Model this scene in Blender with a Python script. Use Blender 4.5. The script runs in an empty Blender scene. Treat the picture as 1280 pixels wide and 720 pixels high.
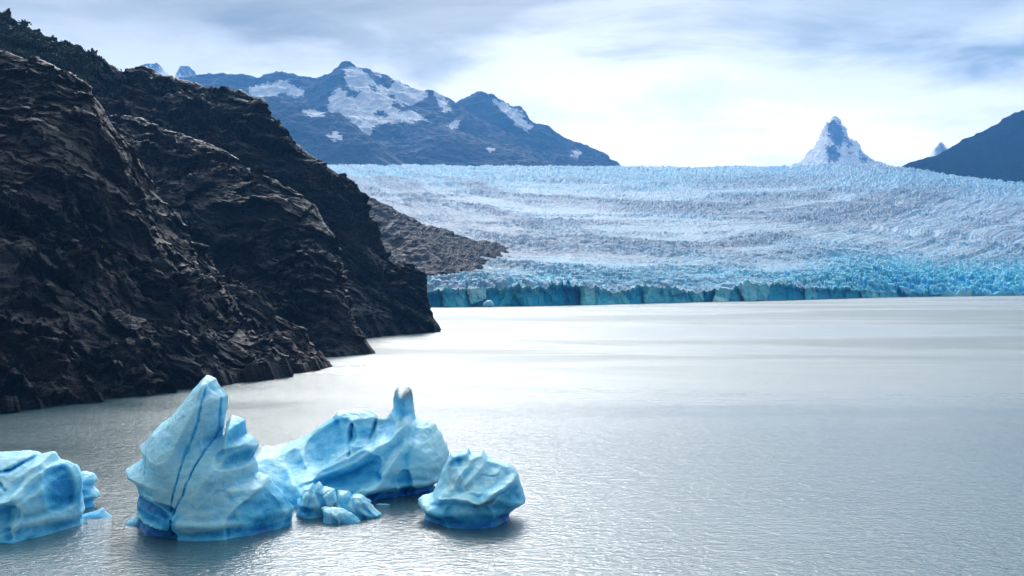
import bpy, math, random
import numpy as np
from mathutils import Vector

random.seed(7)
RNG = np.random.default_rng(11)
scene = bpy.context.scene
COL = scene.collection

# ------------------------------------------------------------------ camera frame
FPX, W, Hh = 1500.0, 1280.0, 720.0
CAMH, HORIZ = 40.0, 340.0
TH = math.atan((360.0 - HORIZ) / FPX)
CT, ST = math.cos(TH), math.sin(TH)

def P(px, py, d):
    """place a point of the survey: bearing px, elevation py, at ground distance d (metres)"""
    px = np.asarray(px, float); py = np.asarray(py, float); d = np.asarray(d, float)
    u = (px - 640.0) / FPX; v = (360.0 - py) / FPX
    Y = CT + v * ST; Z = v * CT - ST
    s = d / Y
    return np.stack(np.broadcast_arrays(u * s, d + 0 * s, CAMH + Z * s), -1)

def proj(p):
    x, y, z = p[..., 0], p[..., 1], p[..., 2] - CAMH
    f = y * CT - z * ST; up = y * ST + z * CT
    return 640 + FPX * x / f, 360 - FPX * up / f

def dwater(py):
    return CAMH * FPX / (np.asarray(py, float) - HORIZ)

# ------------------------------------------------------------------ noise
from concurrent.futures import ThreadPoolExecutor
U = np.uint32
def _h(ix, iy, iz, seed):
    h = ix * U(374761393) + iy * U(668265263) + iz * U(2654435761) + U((seed * 1274126177) & 0xFFFFFFFF)
    h = (h ^ (h >> U(13))) * U(1274126177)
    h = (h ^ (h >> U(15))) * U(2246822519)
    return h ^ (h >> U(16))

def chunked(fn, p, n=60000):
    """evaluate fn on (N,3) points in parallel chunks"""
    shp = p.shape[:-1]; q = np.ascontiguousarray(p.reshape(-1, 3), np.float32)
    out = np.empty(len(q), np.float32)
    def job(a): out[a:a + n] = fn(q[a:a + n])
    with ThreadPoolExecutor(4) as ex: list(ex.map(job, range(0, len(q), n)))
    return out.reshape(shp)

_G = RNG.normal(size=(256, 3)); _G /= np.linalg.norm(_G, axis=1)[:, None]; _G = _G.astype(np.float32)

def perlin(p, seed=0):
    def fn(q):
        fl = np.floor(q); i = fl.astype(np.int32).astype(U); f = q - fl
        w = f * f * f * (f * (f * 6 - 15) + 10)
        acc = np.float32(0)
        for dx in (0, 1):
            wx = w[:, 0] if dx else 1 - w[:, 0]
            for dy in (0, 1):
                wy = wx * (w[:, 1] if dy else 1 - w[:, 1])
                for dz in (0, 1):
                    wz = wy * (w[:, 2] if dz else 1 - w[:, 2])
                    g = _G[_h(i[:, 0] + U(dx), i[:, 1] + U(dy), i[:, 2] + U(dz), seed) & U(255)]
                    acc = acc + wz * (g[:, 0] * (f[:, 0] - dx) + g[:, 1] * (f[:, 1] - dy) + g[:, 2] * (f[:, 2] - dz))
        return acc
    return chunked(fn, p) * 1.5

def fbm(p, octv=4, lac=2.03, gain=.5, seed=0, ridged=False):
    s = 0; a = 1; t = 0
    for k in range(octv):
        n = perlin(p * lac ** k + 17.3 * k, seed + k)
        if ridged: n = 1 - 2.2 * np.abs(n)
        s = s + a * n; t += a; a *= gain
    return s / t

F32 = np.float32
def worley2(x, y, seed=0):
    """F1, F2, and two random numbers per cell"""
    x = np.asarray(x, F32); y = np.asarray(y, F32)
    ix = np.floor(x).astype(np.int32); iy = np.floor(y).astype(np.int32)
    f1 = np.full(x.shape, 9., F32); f2 = f1.copy(); r = np.zeros(x.shape, F32); r2 = r.copy()
    for dx in (-1, 0, 1):
        for dy in (-1, 0, 1):
            cx = ix + dx; cy = iy + dy
            h = _h(cx.astype(U), cy.astype(U), U(0), seed)
            jx = cx + (h & U(1023)) / F32(1023); jy = cy + ((h >> U(10)) & U(1023)) / F32(1023)
            d = np.hypot(x - jx, y - jy).astype(F32)
            near = d < f1
            f2 = np.where(near, f1, np.minimum(f2, d)); f1 = np.where(near, d, f1)
            r = np.where(near, ((h >> U(20)) & U(1023)) / F32(1023), r); r2 = np.where(near, ((h >> U(5)) & U(1023)) / F32(1023), r2)
    return f1, f2, r, r2

def _cells(q, seed, tilt=None):
    i = np.floor(q).astype(np.int32)
    f1 = np.full(len(q), 9., F32); out = np.zeros(len(q), F32)
    for dx in (-1, 0, 1):
        for dy in (-1, 0, 1):
            for dz in (-1, 0, 1):
                c = i + np.array([dx, dy, dz], np.int32); u = c.astype(U)
                h = _h(u[:, 0], u[:, 1], u[:, 2], seed)
                a = q[:, 0] - c[:, 0] - (h & U(1023)) / F32(1023); b = q[:, 1] - c[:, 1] - ((h >> U(10)) & U(1023)) / F32(1023)
                e = q[:, 2] - c[:, 2] - ((h >> U(20)) & U(1023)) / F32(1023)
                d = a * a + b * b + e * e; m = d < f1
                if tilt is not None:
                    g = _G[(h >> U(7)) & U(255)]
                    out = np.where(m, (a * g[:, 0] + b * g[:, 1] + e * g[:, 2]) * F32(tilt) + ((h >> U(3)) & U(255)) / F32(255) - F32(.5), out)
                f1 = np.where(m, d, f1)
    return np.sqrt(f1) if tilt is None else out

def worley3(p, seed=0): return chunked(lambda q: _cells(q, seed), p)
def facet3(p, seed=0, tilt=1.0):
    """broken-rock field: flat tilted plates, one per cell"""
    return chunked(lambda q: _cells(q, seed, tilt), p)

def sstep(a, b, x):
    t = np.clip((x - a) / (b - a), 0, 1); return t * t * (3 - 2 * t)

# ------------------------------------------------------------------ 2D shapes
def segdist(x, y, pts, closed=False):
    pts = [tuple(p) for p in pts]
    if len(pts) == 1: pts = pts * 2
    if closed: pts = pts + [pts[0]]
    d = np.full(x.shape, 1e9)
    for (ax, ay), (bx, by) in zip(pts[:-1], pts[1:]):
        vx, vy = bx - ax, by - ay
        L = vx * vx + vy * vy + 1e-12
        t = np.clip(((x - ax) * vx + (y - ay) * vy) / L, 0, 1)
        d = np.minimum(d, (x - ax - t * vx) ** 2 + (y - ay - t * vy) ** 2)
    return np.sqrt(d)

def inside(x, y, pts):
    c = np.zeros(x.shape, bool); n = len(pts)
    for k in range(n):
        ax, ay = pts[k]; bx, by = pts[(k + 1) % n]
        if ay == by: continue
        c ^= ((ay > y) != (by > y)) & (x < (bx - ax) * (y - ay) / (by - ay) + ax)
    return c

def polysdf(x, y, pts):
    d = segdist(x, y, pts, True)
    return np.where(inside(x, y, pts), -d, d)

# ------------------------------------------------------------------ mesh helpers
def mesh_from(name, V, F, mat, attrs=None, smooth=True, parent=None):
    me = bpy.data.meshes.new(name)
    V = np.asarray(V, np.float32); F = np.asarray(F, np.int32)
    k = F.shape[1]
    me.vertices.add(len(V)); me.vertices.foreach_set("co", V.ravel())
    me.loops.add(F.size); me.loops.foreach_set("vertex_index", F.ravel())
    me.polygons.add(len(F)); me.polygons.foreach_set("loop_start", np.arange(0, F.size, k, dtype=np.int32))
    me.update(calc_edges=True)
    me.polygons.foreach_set("use_smooth", np.full(len(F), smooth))
    for an, av in (attrs or {}).items():
        a = me.attributes.new(an, 'FLOAT', 'POINT'); a.data.foreach_set("value", np.asarray(av, np.float32).ravel())
    me.validate()
    if mat: me.materials.append(mat)
    o = bpy.data.objects.new(name, me); COL.objects.link(o)
    if parent: o.parent = parent
    return o

def grid_faces(nr, nc):
    i = np.arange(nr * nc).reshape(nr, nc)
    return np.stack([i[:-1, :-1], i[:-1, 1:], i[1:, 1:], i[1:, :-1]], -1).reshape(-1, 4)

def tag(o, label=None, cat=None, group=None, kind=None):
    if label: o['label'] = label
    if cat: o['category'] = cat
    if group: o['group'] = group
    if kind: o['kind'] = kind
    return o

def recenter(o):
    """move the object's origin to the base of its mesh"""
    me = o.data; n = len(me.vertices); c = np.empty(n * 3, np.float32); me.vertices.foreach_get("co", c); c = c.reshape(-1, 3)
    m = np.array([c[:, 0].mean(), c[:, 1].mean(), max(0.0, c[:, 2].min())], np.float32)
    me.vertices.foreach_set("co", (c - m).ravel()); me.update(); o.location = m.tolist()
    return o

# ------------------------------------------------------------------ materials
class NT:
    def __init__(s, mat):
        s.t = mat.node_tree; s.t.nodes.clear()
    def n(s, typ, **kw):
        nd = s.t.nodes.new(typ)
        for k, v in kw.items():
            if k.startswith('i_'):
                key = k[2:]; key = int(key) if key.isdigit() else key.replace('_', ' ')
                if isinstance(v, bpy.types.NodeSocket): s.t.links.new(v, nd.inputs[key])
                else: nd.inputs[key].default_value = v
            else: setattr(nd, k, v)
        return nd
    def math(s, op, a, b=0.0, c=None, clamp=False):
        nd = s.t.nodes.new('ShaderNodeMath'); nd.operation = op; nd.use_clamp = clamp
        for i, v in enumerate((a, b) if c is None else (a, b, c)):
            if isinstance(v, bpy.types.NodeSocket): s.t.links.new(v, nd.inputs[i])
            else: nd.inputs[i].default_value = v
        return nd.outputs[0]
    def mix(s, f, a, b, blend='MIX'):
        nd = s.t.nodes.new('ShaderNodeMix'); nd.data_type = 'RGBA'; nd.blend_type = blend; nd.clamp_result = False
        for k, v in ((0, f), (6, a), (7, b)):
            if isinstance(v, bpy.types.NodeSocket): s.t.links.new(v, nd.inputs[k])
            else: nd.inputs[k].default_value = v if k == 0 else (*v, 1) if len(v) == 3 else v
        return nd.outputs[2]
    def ramp(s, f, stops, interp='LINEAR'):
        nd = s.t.nodes.new('ShaderNodeValToRGB'); cr = nd.color_ramp; cr.interpolation = interp
        while len(cr.elements) < len(stops): cr.elements.new(.5)
        for e, (p, c) in zip(cr.elements, stops):
            e.position = p; e.color = (c, c, c, 1) if isinstance(c, (int, float)) else (*c, 1)
        s.t.links.new(f, nd.inputs[0]); return nd.outputs[0]
    def noise(s, vec, scale, detail=4, rough=.55, dist=0.0):
        return s.n('ShaderNodeTexNoise', i_Vector=vec, i_Scale=scale, i_Detail=detail, i_Roughness=rough, i_Distortion=dist).outputs[0]
    def attr(s, name):
        return s.n('ShaderNodeAttribute', attribute_name=name).outputs['Fac']
    def mapping(s, vec, scale=(1, 1, 1), rot=(0, 0, 0)):
        return s.n('ShaderNodeMapping', i_Vector=vec, i_Scale=scale, i_Rotation=rot).outputs[0]
    def link(s, a, b): s.t.links.new(a, b)

def newmat(name):
    m = bpy.data.materials.new(name); m.use_nodes = True
    return m, NT(m)

def geo_pos(t): return t.n('ShaderNodeNewGeometry').outputs['Position']

def finish(t, col, rough=.6, normal=None, **kw):
    b = t.n('ShaderNodeBsdfPrincipled')
    for k, v in [('Base Color', col), ('Roughness', rough)] + list(kw.items()):
        if isinstance(v, bpy.types.NodeSocket): t.link(v, b.inputs[k])
        else: b.inputs[k].default_value = (*v, 1) if isinstance(v, tuple) and k == 'Base Color' else v
    if normal: t.link(normal, b.inputs['Normal'])
    o = t.n('ShaderNodeOutputMaterial'); t.link(b.outputs[0], o.inputs[0]); return b

def bump(t, h, strength, dist, normal=None):
    nd = t.n('ShaderNodeBump', i_Height=h, i_Strength=strength, i_Distance=dist)
    if normal: t.link(normal, nd.inputs['Normal'])
    return nd.outputs[0]

def mat_rock(name, dark=(.0035, .0075, .015), mid=(.0075, .0115, .0195), red=(.021, .0115, .0155), pale=(.13, .13, .165), scale=1.0, paleamt=1.0, veg=False, spec=.16):
    m, t = newmat(name); pos = geo_pos(t)
    strat = t.mapping(pos, (.35, .35, 1.0), (math.radians(18), math.radians(-22), 0))
    w = t.noise(pos, .018 * scale, 4, .6)
    st = t.noise(strat, .16 * scale, 8, .68, .6)
    st2 = t.noise(strat, .7 * scale, 6, .65, 1.2)
    big = t.noise(pos, .02 * scale, 5, .6)
    c = t.mix(t.ramp(st, [(.38, 0.), (.62, 1.)]), dark, mid)
    c = t.mix(t.math('MULTIPLY', t.ramp(big, [(.5, 0.), (.62, 1.)]), .75), c, red)
    p = t.math('MULTIPLY', t.ramp(st2, [(.57, 0.), (.70, 1.)]), t.ramp(w, [(.45, .05), (.62, 1.)]))
    p = t.math('MULTIPLY', p, paleamt)
    c = t.mix(p, c, pale)
    if veg:
        g = t.attr('veg')
        vn = t.noise(pos, .25, 5, .6)
        c = t.mix(g, c, t.mix(vn, (.012, .022, .016), (.03, .045, .028)))
    h = t.math('ADD', t.math('MULTIPLY', st, 1.6), t.math('MULTIPLY', st2, .5))
    fine = t.noise(strat, 2.2 * scale, 5, .65)
    h = t.math('ADD', h, t.math('MULTIPLY', fine, .32))
    nrm = bump(t, h, 1.0, 2.2 / scale)
    finish(t, c, .55, nrm, **{'Specular IOR Level': spec})
    return m

def mat_mountain():
    m, t = newmat('mountain_rock'); pos = geo_pos(t)
    n = t.noise(pos, .0015, 8, .65); n2 = t.noise(t.mapping(pos, (1, 1, 2.5)), .006, 6, .65)
    c = t.mix(t.ramp(n, [(.35, 0.), (.65, 1.)]), (.008, .020, .048), (.028, .042, .075))
    c = t.mix(t.math('MULTIPLY', t.ramp(n2, [(.48, 0.), (.66, 1.)]), .6), c, (.075, .08, .11))
    sn = t.attr('snow')
    stk = t.noise(t.mapping(pos, (1, 1, .22), (0, .25, 0)), .016, 6, .7, .4)
    e = t.math('ADD', sn, t.math('MULTIPLY', t.math('SUBTRACT', t.noise(t.mapping(pos, (1, 1, 1.6)), .014, 8, .78), .5), 1.7))
    e = t.math('ADD', e, t.math('MULTIPLY', t.math('SUBTRACT', stk, .5), 1.2))
    f = t.ramp(e, [(.49, 0.), (.53, 1.)])
    c = t.mix(f, c, (.93, .95, .98))
    finish(t, c, .75, bump(t, t.math('ADD', n, t.math('MULTIPLY', n2, .35)), 1.0, 110.0), **{'Specular IOR Level': .1})
    return m

def mat_ice():
    m, t = newmat('iceberg_ice')
    pos = t.n('ShaderNodeTexCoord').outputs['Object']
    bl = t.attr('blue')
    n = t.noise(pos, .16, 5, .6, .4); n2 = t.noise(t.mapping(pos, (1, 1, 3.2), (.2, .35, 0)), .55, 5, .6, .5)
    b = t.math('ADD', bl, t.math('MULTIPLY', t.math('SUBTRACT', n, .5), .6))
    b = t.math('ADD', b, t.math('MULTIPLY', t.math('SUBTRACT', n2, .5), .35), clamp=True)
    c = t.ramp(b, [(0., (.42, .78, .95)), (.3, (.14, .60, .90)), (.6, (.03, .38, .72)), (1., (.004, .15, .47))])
    dn = t.math('MULTIPLY', t.ramp(t.noise(pos, 1.1, 7, .75), [(.64, 0.), (.70, 1.)]), t.ramp(t.noise(pos, .12, 3, .5), [(.5, 0.), (.62, 1.)]))
    c = t.mix(t.math('MULTIPLY', dn, .6), c, (.10, .12, .13))
    dt = t.attr('dirt')
    c = t.mix(t.math('MULTIPLY', dt, t.ramp(t.noise(pos, .9, 6, .7), [(.38, .45), (.6, .95)]), clamp=True), c, (.07, .065, .065))
    h = t.math('ADD', t.math('MULTIPLY', t.noise(pos, .9, 6, .62, .3), .8), t.math('ADD', t.math('MULTIPLY', t.noise(pos, 5.5, 4, .6), .14), t.math('MULTIPLY', t.noise(t.mapping(pos, (1, 1, 2.6), (.15, .3, 0)), 2.2, 4, .65), .35)))
    finish(t, c, .42, bump(t, h, .8, .3), **{'Subsurface Weight': .45, 'Subsurface Radius': (.35, .9, 1.5), 'Subsurface Scale': 1.0, 'IOR': 1.31, 'Specular IOR Level': .4})
    return m

def mat_glacier():
    m, t = newmat('glacier_ice'); pos = geo_pos(t)
    bl = t.attr('blue'); dt = t.attr('dirt')
    n = t.noise(pos, .035, 6, .65); n2 = t.noise(t.mapping(pos, (1, 1, .6)), .13, 6, .7)
    b = t.math('ADD', bl, t.math('MULTIPLY', t.math('SUBTRACT', n2, .5), .6), clamp=True)
    c = t.ramp(b, [(0., (.38, .50, .62)), (.3, (.19, .45, .66)), (.6, (.13, .66, .90)), (1., (.012, .44, .82))])
    d = t.math('MULTIPLY', dt, t.ramp(n, [(.3, .35), (.65, 1.)]))
    c = t.mix(d, c, (.16, .21, .30))
    fa = t.attr('face')
    fc = t.ramp(b, [(.10, (.62, .92, 1.)), (.34, (.26, .86, 1.)), (.7, (.05, .66, 1.)), (1., (.015, .48, .95))])
    c = t.mix(fa, c, fc)
    h = t.math('ADD', n2, t.math('MULTIPLY', t.noise(pos, .45, 5, .65), .3))
    finish(t, c, .6, bump(t, h, 1.0, 5.0), **{'Specular IOR Level': .25, 'Subsurface Weight': .35, 'Subsurface Radius': (.8, 3.0, 5.0), 'Subsurface Scale': 1.5, 'Subsurface Anisotropy': 0.0})
    return m

def mat_water():
    m, t = newmat('lake_water'); pos = geo_pos(t)
    # wind streaks: calm and ruffled stretches of the lake
    st = t.noise(t.mapping(pos, (.0021, .0068, 1), (0, 0, .07)), 1.0, 6, .6, .5)
    ripA = t.noise(t.mapping(pos, (.75, 1.0, 1)), 2.1, 3, .6, .3)
    ripB = t.noise(t.mapping(pos, (.7, 1.0, 1), (0, 0, .35)), .95, 3, .6, .3)
    ripC = t.noise(t.mapping(pos, (.6, 1.0, 1), (0, 0, -.2)), .38, 4, .65)
    calm = t.noise(pos, .02, 4, .6)
    h = t.math('ADD', t.math('MULTIPLY', ripA, .34), t.math('MULTIPLY', ripB, .62))
    h = t.math('ADD', h, t.math('MULTIPLY', ripC, .6))
    s = t.ramp(calm, [(.3, .55), (.6, 1.)])
    nrm = t.n('ShaderNodeBump', i_Height=h, i_Strength=t.math('MULTIPLY', s, .8), i_Distance=.56).outputs[0]
    # the open lake is more wind-ruffled than the sheltered water near the bergs
    sep = t.n('ShaderNodeSeparateXYZ', i_Vector=pos)
    open_ = t.n('ShaderNodeMapRange', i_0=sep.outputs[1], i_1=170.0, i_2=620.0, i_3=0.0, i_4=1.0).outputs[0]; open_.node.interpolation_type = 'SMOOTHSTEP'
    far_r = t.ramp(st, [(.42, .28), (.56, .55)])
    r = t.math('ADD', t.math('MULTIPLY', far_r, open_), t.math('MULTIPLY', t.math('SUBTRACT', 1.0, open_), .09))
    finish(t, (.05, .105, .125), r, nrm, IOR=1.333, **{'Specular IOR Level': .66})
    return m

def mat_simple(name, a, b, scale, rough=.7):
    m, t = newmat(name); pos = t.n('ShaderNodeTexCoord').outputs['Object']
    finish(t, t.mix(t.noise(pos, scale, 4), a, b), rough); return m

M_rock = mat_rock('cliff_rock', veg=True, paleamt=.8)
M_midrock = mat_rock('spur_rock', (.003, .005, .011), (.006, .0075, .015), (.011, .0075, .012), (.045, .042, .062), .5, .8, spec=.08)
M_hill = mat_rock('hill_rock', (.002, .008, .018), (.012, .020, .034), (.008, .014, .024), (.05, .06, .075), .07, .7, spec=0.)
M_mount = mat_mountain(); M_ice = mat_ice(); M_glac = mat_glacier(); M_water = mat_water()
M_leaf = mat_simple('dark_foliage', (.015, .028, .018), (.035, .055, .03), 1.5)
M_bark = mat_simple('bark', (.05, .04, .035), (.09, .075, .06), 3.)

# ------------------------------------------------------------------ lofted terrain
def resample(arr, u):
    arr = np.asarray(arr, float)
    t = np.linspace(0, len(arr) - 1, len(arr))
    return np.stack([np.interp(u, t, arr[:, k]) for k in range(arr.shape[1])], -1)

def loft(name, crest, foot, nc, nr, mat, amp, bulge=0.15, back=0.5, footz=None, disp=None, attrfn=None, curve=1.0, taper=False):
    """crest: (px,py,d) rows, foot: (px,d) or (px,py,d). Slope surface from the foot up to the crest and down the far side."""
    crest = np.asarray(crest, float)
    C = P(crest[:, 0], crest[:, 1], crest[:, 2])
    foot = np.asarray(foot, float)
    if foot.shape[1] == 2:
        Fp = np.stack([(foot[:, 0] - 640) / FPX * foot[:, 1], foot[:, 1], np.zeros(len(foot))], -1)
    else:
        Fp = P(foot[:, 0], foot[:, 1], foot[:, 2])
    # column parameter evenly spread in bearing
    u = np.interp(np.linspace(0, 1, nc), np.linspace(0, 1, len(crest)), np.arange(len(crest)))
    dens = np.hypot(np.diff(crest[:, 0]), np.diff(crest[:, 1]) * .6); cum = np.r_[0, np.cumsum(dens)]; u = np.interp(np.linspace(0, cum[-1], nc), cum, np.arange(len(crest)))
    C = resample(C, u); Fp = resample(Fp, u)
    low = Fp.copy(); low[:, 2] -= footz if footz is not None else 8.0
    nb = max(8, int(nr * .18))
    rows = []
    rows.append(low)
    for v in np.linspace(0, 1, nr):
        p = Fp * (1 - v) + C * v
        p = p.copy(); p[:, 2] += bulge * (C[:, 2] - Fp[:, 2]) * np.sin(math.pi * v) * curve
        rows.append(p)
    Hc = C[:, 2:3] - Fp[:, 2:3]
    for k in range(1, nb + 1):
        v = k / nb
        p = C.copy(); p[:, 1] += (v * back * np.maximum(Hc[:, 0], 20) * 1.5); p[:, 2] -= Hc[:, 0] * v ** 1.3 * 1.02 + 8 * v
        p[:, 0] = C[:, 0] * (p[:, 1] / C[:, 1])
        rows.append(p)
    G = np.stack(rows)                                     # (R, nc, 3)
    du = np.gradient(G, axis=1); dv = np.gradient(G, axis=0)
    N = np.cross(du, dv); N /= np.linalg.norm(N, axis=-1, keepdims=True) + 1e-9
    # outward = towards camera/up
    N *= np.sign((N[..., 1] * -1 + N[..., 2]) + 1e-9)[..., None]
    # smooth normals along rows
    for _ in range(3):
        N = (N + np.roll(N, 1, 1) + np.roll(N, -1, 1)) / 3
    N[:, [0, -1]] = N[:, [1, -2]]; N /= np.linalg.norm(N, axis=-1, keepdims=True) + 1e-9
    D = disp(G, amp)
    if taper:
        rr = np.arange(G.shape[0]) - (nr); wr_ = 1 - .6 * np.exp(-(rr / (nr * .05)) ** 2)
        cc = np.arange(nc); wc_ = 1 - .75 * np.exp(-((nc - 1 - cc) / (nc * .03)) ** 2)
        D = D * wr_[:, None] * wc_[None, :]
    G2 = G + N * D[..., None]
    V = G2.reshape(-1, 3)
    o = mesh_from(name, V, grid_faces(G.shape[0], nc), mat, attrfn(G2) if attrfn else None)
    return o, G2

def rotp(p, ax, ay):
    x, y, z = p[..., 0], p[..., 1], p[..., 2]
    y, z = y * math.cos(ax) - z * math.sin(ax), y * math.sin(ax) + z * math.cos(ax)
    x, z = x * math.cos(ay) + z * math.sin(ay), -x * math.sin(ay) + z * math.cos(ay)
    return np.stack([x, y, z], -1)

def disp_cliff(G, amp):
    q = rotp(G, .3, -.35)
    wv = np.stack([fbm(G / 60., 3, seed=21), fbm(G / 60. + 9, 3, seed=24), fbm(G / 60. + 19, 3, seed=27)], -1)
    q = q + wv * 15
    big = fbm(G / np.array([85., 85., 120.]), 4, seed=3, ridged=True) - .2
    fol = fbm(q / np.array([30., 30., 9.]), 3, gain=.5, seed=9, ridged=True)
    q2 = q + 1.6 * np.stack([perlin(q / 5., 40), perlin(q / 5., 41), perlin(q / 5., 42)], -1)
    pl = facet3(q2 / np.array([28., 28., 13.]), 5, 1.3)
    pl2 = facet3(q2 / np.array([10., 10., 4.4]), 6, 1.2)
    pl3 = facet3(q2 / np.array([3.8, 3.8, 1.7]), 7, 1.0)
    zone = sstep(-.35, .4, fbm(G / 45., 2, seed=36))
    fine = fbm(q / np.array([3., 3., 1.2]), 3, gain=.6, seed=14)
    return amp * (big * 10 + fol * 1.4 + pl * 4.6 + pl2 * 3.0 * (.3 + zone) + pl3 * 1.5 * (.4 + zone) + fine * .5)

VEG_POLY = [(-320, -160), (0, 14), (60, 42), (125, 72), (128, 88), (112, 104), (92, 108), (70, 92), (30, 70), (0, 66), (-320, 60)]
def veg_attr(G):
    px, py = proj(G)
    n = fbm(G / 18., 4, seed=50) * 14
    s = polysdf(px + n, py + n, VEG_POLY)
    return {'veg': np.where(G[..., 1] > 600, sstep(4, -6, s), 0.)}

cliffB, GB = loft('rock_cliff',
    [(-420, -150, 930), (-200, -60, 920), (0, 22, 900), (60, 51, 890), (120, 75, 885), (152, 93, 880), (168, 92, 880), (176, 89, 880), (190, 97, 880), (250, 107, 880), (300, 117, 870), (328, 128, 860), (346, 160, 850), (366, 183, 845), (398, 202, 842), (424, 218, 840), (440, 242, 835), (452, 266, 830), (472, 292, 825), (487, 326, 820), (510, 334, 817), (524, 344, 815), (532, 366, 812), (539, 393, 810), (549, 414, 806)],
    [(-420, 700), (-200, 700), (0, 700), (60, 705), (120, 710), (152, 712), (168, 714), (176, 714), (190, 715), (250, 718), (300, 720), (328, 722), (346, 724), (366, 724), (398, 722), (424, 722), (440, 725), (452, 735), (472, 750), (487, 762), (510, 775), (524, 786), (532, 793), (539, 798), (549, 802)],
    820, 430, M_rock, 1.0, bulge=.10, taper=True, footz=2.0, disp=disp_cliff, attrfn=veg_attr)
cliffB.name = 'rock_cliff'
cliffM, GM = loft('rock_cliff',
    [(100, 135, 760), (200, 160, 740), (280, 190, 720), (340, 228, 700), (390, 256, 690), (412, 290, 680), (422, 330, 670), (428, 375, 660), (436, 410, 645), (450, 430, 625), (465, 443, 612)],
    [(100, 580), (200, 580), (280, 580), (330, 575), (375, 570), (398, 565), (412, 562), (428, 568), (440, 575), (452, 590), (466, 606)],
    520, 380, M_rock, .8, bulge=.10, taper=True, footz=2.0, disp=disp_cliff)
cliffF, GF = loft('rock_cliff',
    [(-420, -90, 500), (-200, -10, 500), (0, 68, 495), (60, 84, 495), (100, 108, 495), (150, 170, 500), (200, 246, 505), (240, 304, 508), (290, 368, 508), (330, 395, 510), (370, 430, 512), (409, 457, 510)],
    [(-420, 290), (-200, 310), (0, 343), (60, 357), (110, 368), (160, 382), (215, 405), (260, 425), (300, 441), (340, 461), (380, 487), (412, 508)],
    760, 430, M_rock, .75, bulge=.06, taper=True, footz=2.0, disp=disp_cliff)
for o in (cliffB, cliffM, cliffF): tag(o, kind='structure')

# ------------------------------------------------------------------ glacier
DFAR = 7000.0
def front_py(px): return np.interp(px, [300, 537, 600, 690, 830, 1000, 1110, 1280, 1600], [387, 383.5, 383, 381.5, 378.5, 374.5, 371.5, 369.5, 367.5])
def top_py(px):
    return np.interp(px, [300, 537, 560, 592, 610, 640, 655, 683, 690, 725, 758, 764, 790, 800, 850, 870, 895, 915, 935, 950, 975, 1000, 1030, 1060, 1100, 1130, 1200, 1280, 1600],
                     [366, 366, 362, 361, 362, 360, 358, 360, 355, 358, 362, 368, 362, 357, 362, 367, 362, 360, 353, 358, 354, 360, 361, 362, 366, 367, 366, 365, 364])
def crest_py(px):
    return np.interp(px, [300, 420, 640, 760, 900, 1060, 1130, 1180, 1280, 1600], [207, 209, 210, 211, 211, 208.5, 211, 219, 226, 240])

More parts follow.
